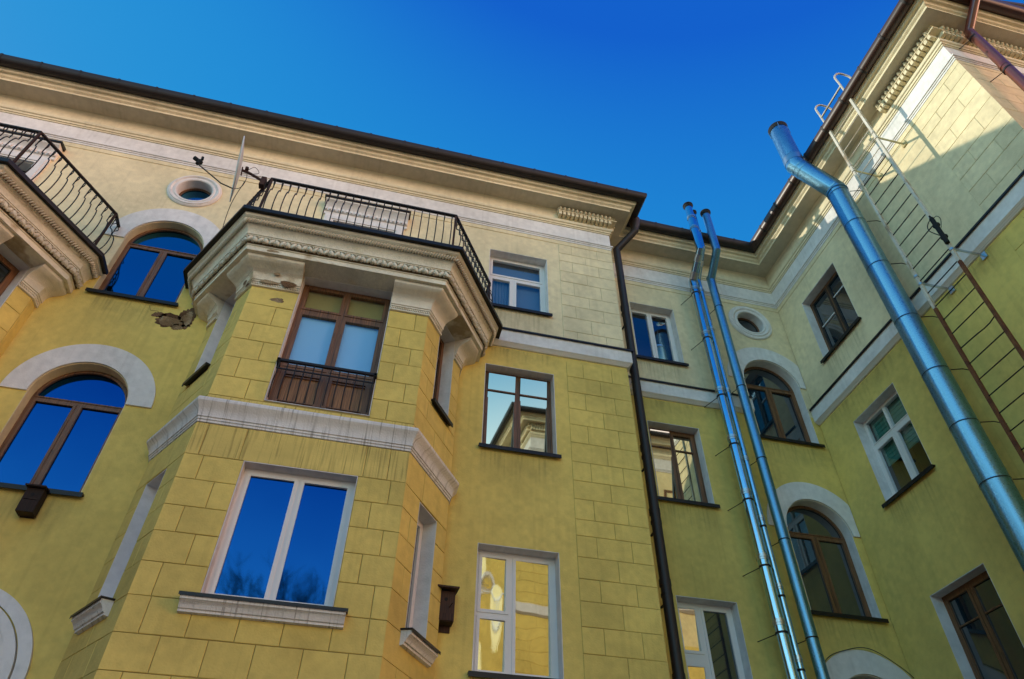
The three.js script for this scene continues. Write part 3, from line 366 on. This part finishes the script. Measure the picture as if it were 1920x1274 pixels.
  for (let i = 0; i < 12; i++) { const x = a + .02 + (c - a - .04) * i / 11; mesh(jr, 'baluster', curve([[x, 6.335, -7.651], [x, 6.12, -7.651], [x, 6.08, -7.635], [x, 5.97, -7.60], [x, 5.83, -7.605], [x, 5.69, -7.645]], .0095, 12, 5), M.iron); }
  // balcony railing
  const br = node(b, 'balcony_railing', [-.91 + dx, 8.79, -7.2]), top = [], RP = PATH;
  mesh(br, 'handrail', sweep(RP, [[.385, 9.865], [.433, 9.865], [.438, 9.888], [.424, 9.90], [.396, 9.90], [.38, 9.888]]), M.iron); mesh(br, 'rail', sweep(RP, [[.402, 8.90], [.418, 8.90], [.418, 8.915], [.402, 8.915]]), M.iron);
  const Q = along(RP, .41, 0, .130, (m, i, kk) => { const T = q => new THREE.Vector3(0, q[1], q[0]).applyMatrix4(m);
    mesh(br, 'baluster', [curve([[0, 9.866], [0, 9.60], [.004, 9.585], [.05, 9.545], [.085, 9.43], [.10, 9.28], [.085, 9.10], [.03, 8.95], [0, 8.80]].map(T), .0095, 16, 5), curve([[0, 9.83], [.045, 9.775], [.05, 9.73], [.005, 9.69]].map(T), .008, 7, 5)], M.iron); });
  for (const i of [1, 2, 3, 4]) mesh(br, 'post', box(Q[i][0] - .017, Q[i][0] + .017, 8.79, 9.87, Q[i][1] - .017, Q[i][1] + .017), M.rustIron);
}
bay(left, 0, true); bay(left, BAY, false);
// patches where the plaster has come off
function patch(b, F, u, v, w, h, n, mat, seedAng = 0) { const s = new THREE.Shape(), N = 44; for (let i = 0; i < N; i++) { const a = i / N * Math.PI * 2, r = .78 + .22 * rnd() + .12 * Math.sin(3 * a + seedAng), x = u + Math.cos(a) * w * r, y = v + Math.sin(a) * h * r; i ? s.lineTo(x, y) : s.moveTo(x, y); } s.closePath(); mesh(b, 'bare_patch', inF(F, extr(s, n, n + .003)), mat); }
{ const FF = frameOf(0, -7.7, 0), FR = frameOf(-2.95, -8.8, -CHD);
  patch(left, FF, -1.74, 7.845, .13, .07, .052, M.bare, 1); patch(left, FF, -2.02, 7.82, .15, .04, .050, M.bareGrey, 2); patch(left, FF, -1.82, 7.52, .11, .05, .001, M.bareGrey, 4); patch(left, FF, -2.05, 8.19, .10, .03, .346, M.bareGrey, 2); patch(left, FF, -1.93, 7.98, .05, .04, .10, M.bareGrey, 3); patch(left, FF, -1.45, 8.30, .10, .03, .40, M.bareGrey, 3);
  patch(left, FR, 1.12, 7.90, .05, .05, .062, M.bare, 1); patch(left, FR, 1.2, 7.8, .05, .035, .04, M.bare, 3);
  for (const [u, v, w, h, q] of [[-3.58, 7.92, .27, .15, 2], [-3.38, 8.05, .13, .24, 5], [-3.80, 8.00, .13, .06, 3]]) { patch(left, FA, u, v, w * 1.06, h * 1.08, .0006, M.bare, q); }
  for (const [u, v, w, h, q] of [[-3.60, 7.90, .20, .11, 1], [-3.38, 8.02, .09, .17, 4], [-3.47, 7.80, .09, .07, 2]]) patch(left, FA, u, v, w, h, .0035, M.bareGrey, q);
  mesh(left, 'crack', inF(FA, [[-4.02, 8.17], [-3.96, 8.07], [-3.86, 8.08], [-3.80, 8.03]].slice(0, -1).map((q, i, L) => { const p = [[-4.02, 8.17], [-3.96, 8.07], [-3.86, 8.08], [-3.80, 8.03]], a2 = p[i], b2 = p[i + 1], l = Math.hypot(b2[0] - a2[0], b2[1] - a2[1]); return new THREE.BoxGeometry(l, .010, .003).rotateZ(Math.atan2(b2[1] - a2[1], b2[0] - a2[0])).translate((a2[0] + b2[0]) / 2, (a2[1] + b2[1]) / 2, .001); })), M.joint); }

// ------------------------------------------------------------------ rain pipes
{ const t = thing('rain_pipe', 'nearly black rain pipe down the corner where the left wing steps back', 'rain pipe', [4.56, GROUND, -9.29]);
  mesh(t, 'funnel', [pipe([[4.97, 13.36, -8.97], [4.97, 13.14, -8.97], [4.95, 13.02, -8.99]], [.14, .10, .085])], M.darkPipe);
  mesh(t, 'pipe', pipe([[4.95, 13.03, -8.99], [4.95, 12.98, -8.99], [4.56, 12.50, -9.27], [4.56, GROUND + .2, -9.29]], .082), M.darkPipe);
  for (const y of [10.55, 8.98, 7.0, 5.75, 4.55, 3.2]) { mesh(t, 'sleeve', pipe([[4.56, y, -9.29], [4.56, y + .10, -9.29]], .092), M.darkPipe); mesh(t, 'clamp', pipe([[4.56, y - .16, -9.29], [4.56, y - .12, -9.29]], .090), M.iron); mesh(t, 'spike', box(4.63, 4.66, y - .155, y - .13, -9.72, -9.29), M.iron); } }
{ const t = thing('rain_pipe', 'glossy red brown rain pipe on the end wall of the right wing', 'rain pipe', [9.2, GROUND, -3.2]);
  mesh(t, 'pipe', pipe([[9.19, 13.42, -2.76], [9.19, 13.30, -2.76], [9.17, 12.86, -3.19], [9.17, GROUND + .2, -3.22]], .078), M.redPipe);
  for (const y of [12.70, 11.45, 10.0]) { mesh(t, 'sleeve', pipe([[9.17, y, -3.20], [9.17, y + .09, -3.20]], .087), M.redPipe); mesh(t, 'clamp', pipe([[9.17, y - .12, -3.20], [9.17, y - .08, -3.20]], .086), M.iron); mesh(t, 'spike', pipe([[9.11, y - .1, -3.26], [9.02, y - .1, -3.47]], .008, 6), M.iron); } }

// ------------------------------------------------------------------ flues and the thick duct
function flue(label, x, r, zUp, zLo, yTop, yE1, yE2, collars, mat, capped, rodSide, baseX = x) {
  const t = thing('flue', label, 'flue pipe', [baseX, GROUND, zLo], 'flue pipes on the middle section'); delete t.userData.group;
  mesh(t, 'pipe', pipe([[x, yTop, zUp], [x, yE1, zUp], [x, yE2, zLo], [x, GROUND, zLo]], r, 26, false), mat);
  for (const [y, seam] of collars) { const z = y > yE1 ? zUp : y < yE2 ? zLo : zLo + (zUp - zLo) * (y - yE2) / (yE1 - yE2), tilt = y > yE1 || y < yE2 ? 0 : (zUp - zLo) / (yE1 - yE2);
    mesh(t, 'collar', [pipe([[x, y - .05, z - .05 * tilt], [x, y + .05, z + .05 * tilt]], r + .006, 26), pipe([[x, y - .012, z - .012 * tilt], [x, y + .012, z + .012 * tilt]], r + .013, 26)], M.steelDull);
    if (seam) mesh(t, 'wall_clamp', [pipe([[x, y - .17, z], [x, y - .14, z]], r + .008, 22), pipe([[x + rodSide * r * .8, y - .155, z - r * .5], [x + rodSide * (r + .10), y - .155, -9.72]], .007, 6)], M.iron); }
  if (capped) mesh(t, 'cap_ring', [pipe([[x, yTop - .10, zUp], [x, yTop - .005, zUp]], [r + .004, r + .030], 26, false), pipe([[x, yTop - .012, zUp], [x, yTop + .02, zUp]], r + .034, 26)], M.soot);
}
flue('shiny jointed steel flue, leftmost of the slim pipes on the middle section', 6.36, .088, -8.74, -9.33, 14.1, 12.42, 11.96, [[13.6, 0], [13.2, 0], [12.3, 0], [12.05, 0], [11.7, 1], [10.3, 1], [8.75, 1], [7.6, 1], [6.45, 1], [5.25, 1], [4.2, 1], [3.2, 1]], M.steel, 1, -1);
flue('thinnest steel flue, half hidden beside the shiny jointed one', 6.545, .050, -8.86, -9.36, 14.05, 12.70, 12.10, [[13.3, 0], [12.4, 0], [11.75, 0], [10.5, 0], [8.8, 0], [7.2, 0], [6.0, 1], [4.8, 1], [3.7, 1]], M.steel, 1, 1);
flue('plain galvanised flue with a black rim, right of the two shiny flues', 6.84, .092, -8.80, -9.31, 14.05, 12.62, 12.14, [], M.zinc, 1, -1);
{ const t = scene.children[scene.children.length - 1]; for (const y of [12.50, 12.2, 6.55, 4.9]) mesh(t, 'seam', pipe([[6.84, y - .012, y > 12.4 ? -8.92 : -9.31], [6.84, y + .012, y > 12.4 ? -8.92 : -9.31]], .096, 26), M.zinc);
  for (const y of [11.2, 8.9, 7.2, 5.6, 4.0]) mesh(t, 'wall_clamp', [pipe([[6.84, y, -9.31], [6.84, y + .02, -9.31]], .097, 22), pipe([[6.77, y, -9.37], [6.66, y, -9.72]], .007, 6)], M.iron); }
{ const t = thing('ventilation_duct', 'thick galvanised duct with two elbows rising past the eaves of the right wing', 'duct', [8.22, GROUND, -6.36]), R = .195;
  mesh(t, 'duct', pipe([[7.62, 14.35, -6.50], [7.62, 12.93, -6.50], [8.19, 12.02, -6.37], [8.19, GROUND, -6.37]], R, 40, false), M.zinc);
  mesh(t, 'elbow_band', [pipe([[7.62, 12.98, -6.50], [7.62, 13.16, -6.50]], R + .005, 40, false), pipe([[7.62, 13.16, -6.50], [7.62, 13.175, -6.50]], R + .010, 40, false)], M.steelDull);
  const mid2 = (s) => [7.62 + .57 * s, 12.93 - .91 * s, -6.5 + .13 * s];
  mesh(t, 'seam', [pipe([mid2(.10), mid2(.115)], R + .006, 40, false), pipe([mid2(.2), mid2(.215)], R + .006, 40, false), pipe([mid2(.93), mid2(.95)], R + .008, 40, false)], M.zinc); mesh(t, 'elbow_ring', pipe([[8.19, 11.93, -6.37], [8.19, 11.96, -6.37]], R + .016, 40), M.zinc);
  for (const y of [11.85, 10.85, 9.6, 8.25, 7.1, 6.1, 5.15]) { mesh(t, 'seam', pipe([[8.19, y - .006, -6.37], [8.19, y + .006, -6.37]], R + .004, 40, false), M.zinc); mesh(t, 'wall_clamp', [pipe([[8.19, y - .02, -6.37], [8.19, y - .008, -6.37]], R + .009, 40, false), pipe([[8.33, y - .014, -6.22], [8.50, y - .014, -6.16], [8.72, y - .014, -6.16]], .008, 6)], M.iron); }
  mesh(t, 'cap_ring', [pipe([[7.62, 14.30, -6.50], [7.62, 14.42, -6.50]], [R + .010, R + .022], 40, false), pipe([[7.62, 14.34, -6.50], [7.62, 14.36, -6.50]], R - .015, 40)], M.soot);
  for (let i = 0; i < 4; i++) { const a = i * Math.PI / 2 + .6, x = 7.62 + Math.cos(a) * (R + .012), z = -6.5 + Math.sin(a) * (R + .012); mesh(t, 'cap_strap', pipe([[x, 14.16, z], [x, 14.40, z]], .009, 6), M.steelDull); } }

// ------------------------------------------------------------------ roof ladder
{ const t = thing('roof_ladder', 'fire ladder on the right wing, white above and rusty below, with hoops over the gutter', 'ladder', [8.1, GROUND, -5.4]), X = 8.11, Z = [-5.77, -5.03];
  for (const z of Z) { const yb = z < -5.5 ? 7.92 : 8.22, lowTop = yb, g = (y0, y1) => box(X - .022, X + .022, y0, y1, z - .024, z + .024);
    mesh(t, 'rail', g(9.45, 13.5), M.paint, 'upper white painted rail'); mesh(t, 'rail', g(lowTop, 9.449), M.paint); mesh(t, 'rail', g(3.2, lowTop - .001), M.rust, 'rusty lower rail');
    for (const y of [11.82, 8.52]) { mesh(t, 'bracket', [box(X + .023, 8.72, y - .025, y + .025, z - .006, z + .006), box(X + .023, 8.70, y + .0255, y + .031, z - .03, z + .006), box(8.69, 8.719, y - .06, y + .06, z - .05, z + .05)], y > 10 ? M.paintYellow : M.steelDull); for (const [q, r] of [[-.05, .040], [.14, .038]]) mesh(t, 'clamp', pipe([[X, y + q, z], [X, y + q + .035, z]], r, 14), y > 10 ? M.paint : M.steelDull); }
    mesh(t, 'hoop', curve([[X, 13.5, z], [X - .02, 13.95, z], [X - .02, 14.28, z], [X + .10, 14.42, z + .03], [X + .30, 14.35, z + .05], [X + .42, 13.9, z + .06]], .021, 26, 8), M.paint); }
  mesh(t, 'crossbar', curve([[X - .02, 13.86, Z[0]], [X - .02, 13.86, Z[1]]], .022, 3, 8), M.paint);
  for (let i = 0; i < 32; i++) { const y = 13.35 - i * .30; if (y < 3.3) break; const bent = i === 21 ? .035 : 0; mesh(t, 'rung', curve([[X, y, Z[0] + .02], [X, y - bent * .4, -5.45], [X, y - bent, -5.2], [X, y, Z[1] - .02]], .0095, 6, 6), y > 11.4 ? M.paint : M.iron); }  // pale upper rungs, dark lower ones: sun and shade put into the colour
}
{ const t = thing('cable_tube', 'short black tube strapped with loops of cable to the ladder rail', 'tube', [8.10, 8.62, -5.0]);
  mesh(t, 'body', [pipe([[8.06, 8.60, -4.995], [8.06, 9.22, -4.995]], .036, 14), pipe([[8.06, 9.22, -4.995], [8.06, 9.30, -5.0]], [.028, .012], 12)], M.soot); mesh(t, 'cable', [curve([[8.07, 9.25, -5.0], [8.0, 9.12, -5.07], [7.99, 9.0, -5.09], [8.08, 8.86, -5.05]], .008, 14, 5), curve([[8.07, 9.2, -4.98], [8.05, 9.16, -4.90], [8.05, 9.05, -4.87], [8.07, 8.93, -4.95]], .006, 14, 5)], M.cable); mesh(t, 'strap', [pipe([[8.085, 9.05, -5.005], [8.085, 9.08, -5.005]], .055, 12), pipe([[8.085, 8.75, -5.005], [8.085, 8.78, -5.005]], .055, 12)], M.cable); }

// ------------------------------------------------------------------ satellite dish on the balcony corner
{ const c = new THREE.Vector3(-3.08, 10.22, -7.48), t = thing('satellite_dish', 'grey satellite dish seen edge-on at the left corner of the middle balcony', 'satellite dish', [-2.62, 9.8, -7.35]);
  const n = new THREE.Vector3(-.955, -.155, .215).normalize(), up = new THREE.Vector3(-.10, 1, -.03), q = new THREE.Matrix4(), z = n, x = up.clone().cross(z).normalize(), y = z.clone().cross(x); q.makeBasis(x, y, z).setPosition(c);
  const prof = []; for (let i = 0; i <= 10; i++) { const r = .60 * i / 10; prof.push(new THREE.Vector2(r, .055 * (r / .6) ** 2)); } prof.push(new THREE.Vector2(.612, .060), new THREE.Vector2(.612, .044)); for (let i = 9; i >= 0; i--) { const r = .60 * i / 10; prof.push(new THREE.Vector2(Math.max(r, .0001), (.055 * (r / .6) ** 2 - .008))); }
  mesh(t, 'reflector', toCreasedNormals(new THREE.LatheGeometry(prof, 44), .5).rotateX(Math.PI / 2).scale(.86, 1.06, 1).applyMatrix4(q), M.dishMat);
  const L = (a, b, d) => new THREE.Vector3(a, b, d).applyMatrix4(q);
  mesh(t, 'feed_arm', pipe([L(0, -.58, .05), L(0, -.52, .25), L(0, -.16, .66)], .011, 8), M.iron);
  mesh(t, 'feed_head', [pipe([L(0, -.12, .60), L(0, -.03, .72)], .036, 12), pipe([L(0, -.17, .66), L(0, -.06, .62)], .03, 12), pipe([L(.02, -.05, .60), L(.02, .02, .60)], .022, 10)], M.soot);
  mesh(t, 'mount', [pipe([L(0, 0, -.02), L(0, -.02, -.14), new THREE.Vector3(-2.60, 9.86, -7.36)], .024, 10), box(-2.64, -2.56, 9.70, 9.92, -7.40, -7.30), pipe([L(-.02, .12, -.03), L(-.02, -.12, -.03)], .012, 8), pipe([L(.05, .05, -.10), L(-.05, .05, -.10)], .03, 8)], M.rustIron);
  mesh(t, 'cable', [curve([L(0, -.58, .05), L(0, -.50, -.05), L(0, -.2, -.12), L(0, .08, -.1)], .006, 14, 5), curve([L(0, .05, -.12), L(.02, .16, -.22), L(.02, .02, -.3), L(0, -.05, -.16)], .005, 14, 5), curve([L(0, -.3, -.10), new THREE.Vector3(-3.05, 9.5, -7.7), new THREE.Vector3(-3.1, 8.9, -8.1), new THREE.Vector3(-3.15, 8.5, -8.7)], .006, 16, 5)], M.cable); }

// ------------------------------------------------------------------ nesting boxes
{ const t = thing('birdhouse', 'dark wooden nesting box with a perch on the wall right of the bay window', 'birdhouse', [1.2, 3.45, -9]), F = frameOf(1.20, -9, 0);
  mesh(t, 'back_board', inF(F, box(-.10, .10, 3.42, 4.0, .001, .020)), M.wood); for (const e of [-.1085, .1085]) mesh(t, 'side', inF(F, box(e - .008, e + .008, 3.50, 3.90, .0205, .20)), M.wood); mesh(t, 'front', inF(F, box(-.10, .10, 3.51, 3.89, .184, .20)), M.wood); mesh(t, 'floor', inF(F, box(-.10, .10, 3.50, 3.518, .0205, .1835)), M.woodDark);
  mesh(t, 'lid', inF(F, new THREE.BoxGeometry(.30, .022, .32).rotateX(.12).translate(0, 3.925, .15)), M.wood); mesh(t, 'perch', inF(F, pipe([[.05, 3.68, .20], [.07, 3.69, .33]], .007, 8)), M.wood); mesh(t, 'entrance', inF(F, new THREE.CylinderGeometry(.022, .022, .004, 18).rotateX(Math.PI / 2).translate(0, 3.78, .2022)), M.soot); }
{ const t = thing('birdhouse', 'weathered nesting box hanging below the sill of the lower arched window', 'birdhouse', [-4.13, 4.3, -9]), F = frameOf(-4.10, -9, 0);
  mesh(t, 'back_board', inF(F, box(-.08, .08, 4.30, 4.62, .001, .018)), M.woodDark); for (const e of [-.092, .092]) mesh(t, 'side', inF(F, box(e - .009, e + .009, 4.31, 4.63, .0185, .165)), M.woodDark); mesh(t, 'front', inF(F, box(-.082, .082, 4.31, 4.47, .148, .166)), M.woodDark); mesh(t, 'front', inF(F, box(-.082, .082, 4.478, 4.63, .149, .167)), M.woodDark); mesh(t, 'floor', inF(F, box(-.082, .082, 4.31, 4.328, .0185, .1475)), M.woodDark); mesh(t, 'lid', inF(F, new THREE.BoxGeometry(.24, .020, .22).rotateX(.10).translate(0, 4.655, .115)), M.woodDark); mesh(t, 'entrance', inF(F, new THREE.CylinderGeometry(.024, .024, .003, 18).rotateX(Math.PI / 2).translate(0, 4.54, .1685)), M.soot); }
{ const t = thing('wall_cable', 'thin black cable looping over the lowest arch at the bottom edge', 'cable', [7.92, 3.8, -9.72]), pts = []; for (let i = 0; i <= 14; i++) { const q = Math.PI * (.80 - .62 * i / 14); pts.push([7.92 + Math.cos(q) * 1.03, 3.07 + Math.sin(q) * (1.03 + .02 * Math.sin(i)), -9.67]); } mesh(t, 'cable', curve(pts, .007, 40, 5), M.cable); }

// ------------------------------------------------------------------ steel can standing inside the top window of the middle section
{ const t = thing('metal_can', 'tall metal can standing inside the window beside the black rain pipe', 'can', [5.62, 9.70, -10.12]), prof = [[.001, 0], [.155, 0], [.16, .01], [.16, .60], [.14, .63], [.14, .66], [.12, .665], [.001, .665]].map(q => new THREE.Vector2(...q));
  mesh(t, 'body', toCreasedNormals(new THREE.LatheGeometry(prof, 32), .6).translate(5.62, 9.70, -10.12), std(C(.34, .36, .22), { metalness: .8, roughness: .3 })); mesh(t, 'lid', new THREE.CylinderGeometry(.165, .165, .03, 32).translate(5.62, 10.385, -10.12), M.steelDull); }

// ------------------------------------------------------------------ what the panes reflect: the block behind the camera and a bare tree; plus an added blocker of low sky light
{ const t = thing('apartment_building', 'sunlit yellow block opposite, seen only as a reflection in the window panes', 'building', [9, GROUND, 4]), x0 = 5.2, x1 = 13, z0 = 4.0;
  mesh(t, 'wall', box(x0, x1, GROUND, 7.4, z0, 14), M.yellow); mesh(t, 'wall', box(x0, x1, 7.4, 13.2, z0 + .001, 14), M.pale);
  const E2 = [[x1, z0], [x0, z0], [x0, 14]]; mesh(t, 'frieze', sweep(E2, P_FRIEZE), M.white); mesh(t, 'cornice', sweep(E2, P_CORNICE), M.trim); mesh(t, 'gutter', sweep(E2, P_GUTTER), M.gutter); mesh(t, 'ledge', sweep(E2, P_LEDGE), M.white);
  dentils(t, [[x0 + 1.3, z0], [x0, z0], [x0, z0 + 1.3]], 0, 2);
  const FE = frameOf(0, z0, 180); [9.03, 8.6, 8.15, 7.8, 7.43, 7.09, 6.72, 6.345].slice(0, -1).forEach((v, i, L) => blocks(t, FE, [8.6, 8.15, 7.8, 7.43, 7.09, 6.72, 6.345][i], v, [-x0 - 3.6, ...(i % 2 ? [-x0 - 2.7, -x0 - 1.6, -x0 - .6] : [-x0 - 3.1, -x0 - 2.1, -x0 - 1.1, -x0 - .4]), -x0], M.yb, PN)); rowsUp.slice(0, -1).forEach((v, i) => blocks(t, FE, rowsUp[i + 1], v, [-x0 - 3.6, ...(i % 2 ? [-x0 - 2.7, -x0 - 1.6, -x0 - .6] : [-x0 - 3.1, -x0 - 2.1, -x0 - 1.1, -x0 - .4]), -x0], M.yb, PN));
  for (const u of [-10, -12.4]) for (const v of [2.97, 6.35, 9.65]) { windowUnit(t, FE, { u0: u, u1: u + 1.2, v0: v, v1: v + 1.7, depth: -.01, cells: two(M.dark) }); } }
{ const t = thing('apartment_building', 'added unseen grey block far on the left, holding back low sky light', 'building', [-14, GROUND, 5]); mesh(t, 'wall', box(-24, -14, GROUND, 9.2, -8.2, 20), M.blockerGrey); mesh(t, 'cornice', sweep([[-14, -8.2], [-14, 20]].reverse(), P_CORNICE.map(q => [q[0], q[1] - 4])), M.trim); mesh(t, 'roof', box(-24, -13.3, 9.37, 9.6, -8.2, 20), M.gutter); }  // added out of view to block low sky light from the left
{ const t = thing('bare_tree', 'bare leafless tree, seen only as a reflection in the bay window panes', 'tree', [-1.5, GROUND, 24]), gs = [];
  const grow = (p, d, l, r, k) => { const q = p.clone().addScaledVector(d, l); gs.push(pipe([p, q], [r, r * .72], 5, false)); if (k > 6) return; const n = k < 2 ? 3 : 2; for (let i = 0; i < n + (rnd() < .4); i++) { const e = d.clone().add(new THREE.Vector3(rr(-.75, .75), rr(-.1, .55), rr(-.75, .75))).normalize(); grow(q, e, l * rr(.66, .86), r * .64, k + 1); } };
  mesh(t, 'trunk', pipe([[-1.5, GROUND, 24], [-1.5, 4.6, 24]], [.32, .26], 10), M.bark); grow(new THREE.Vector3(-1.5, 4.5, 24), new THREE.Vector3(0, 1, 0), 3.6, .24, 0); const m = mesh(t, 'crown', gs, M.bark); }

// ------------------------------------------------------------------ render
const renderer = new THREE.WebGLRenderer({ antialias: true });
renderer.shadowMap.enabled = true; renderer.toneMapping = THREE.LinearToneMapping; renderer.toneMappingExposure = EXPOSURE;
renderer.setSize(1024, 679);
renderer.render(scene, camera);
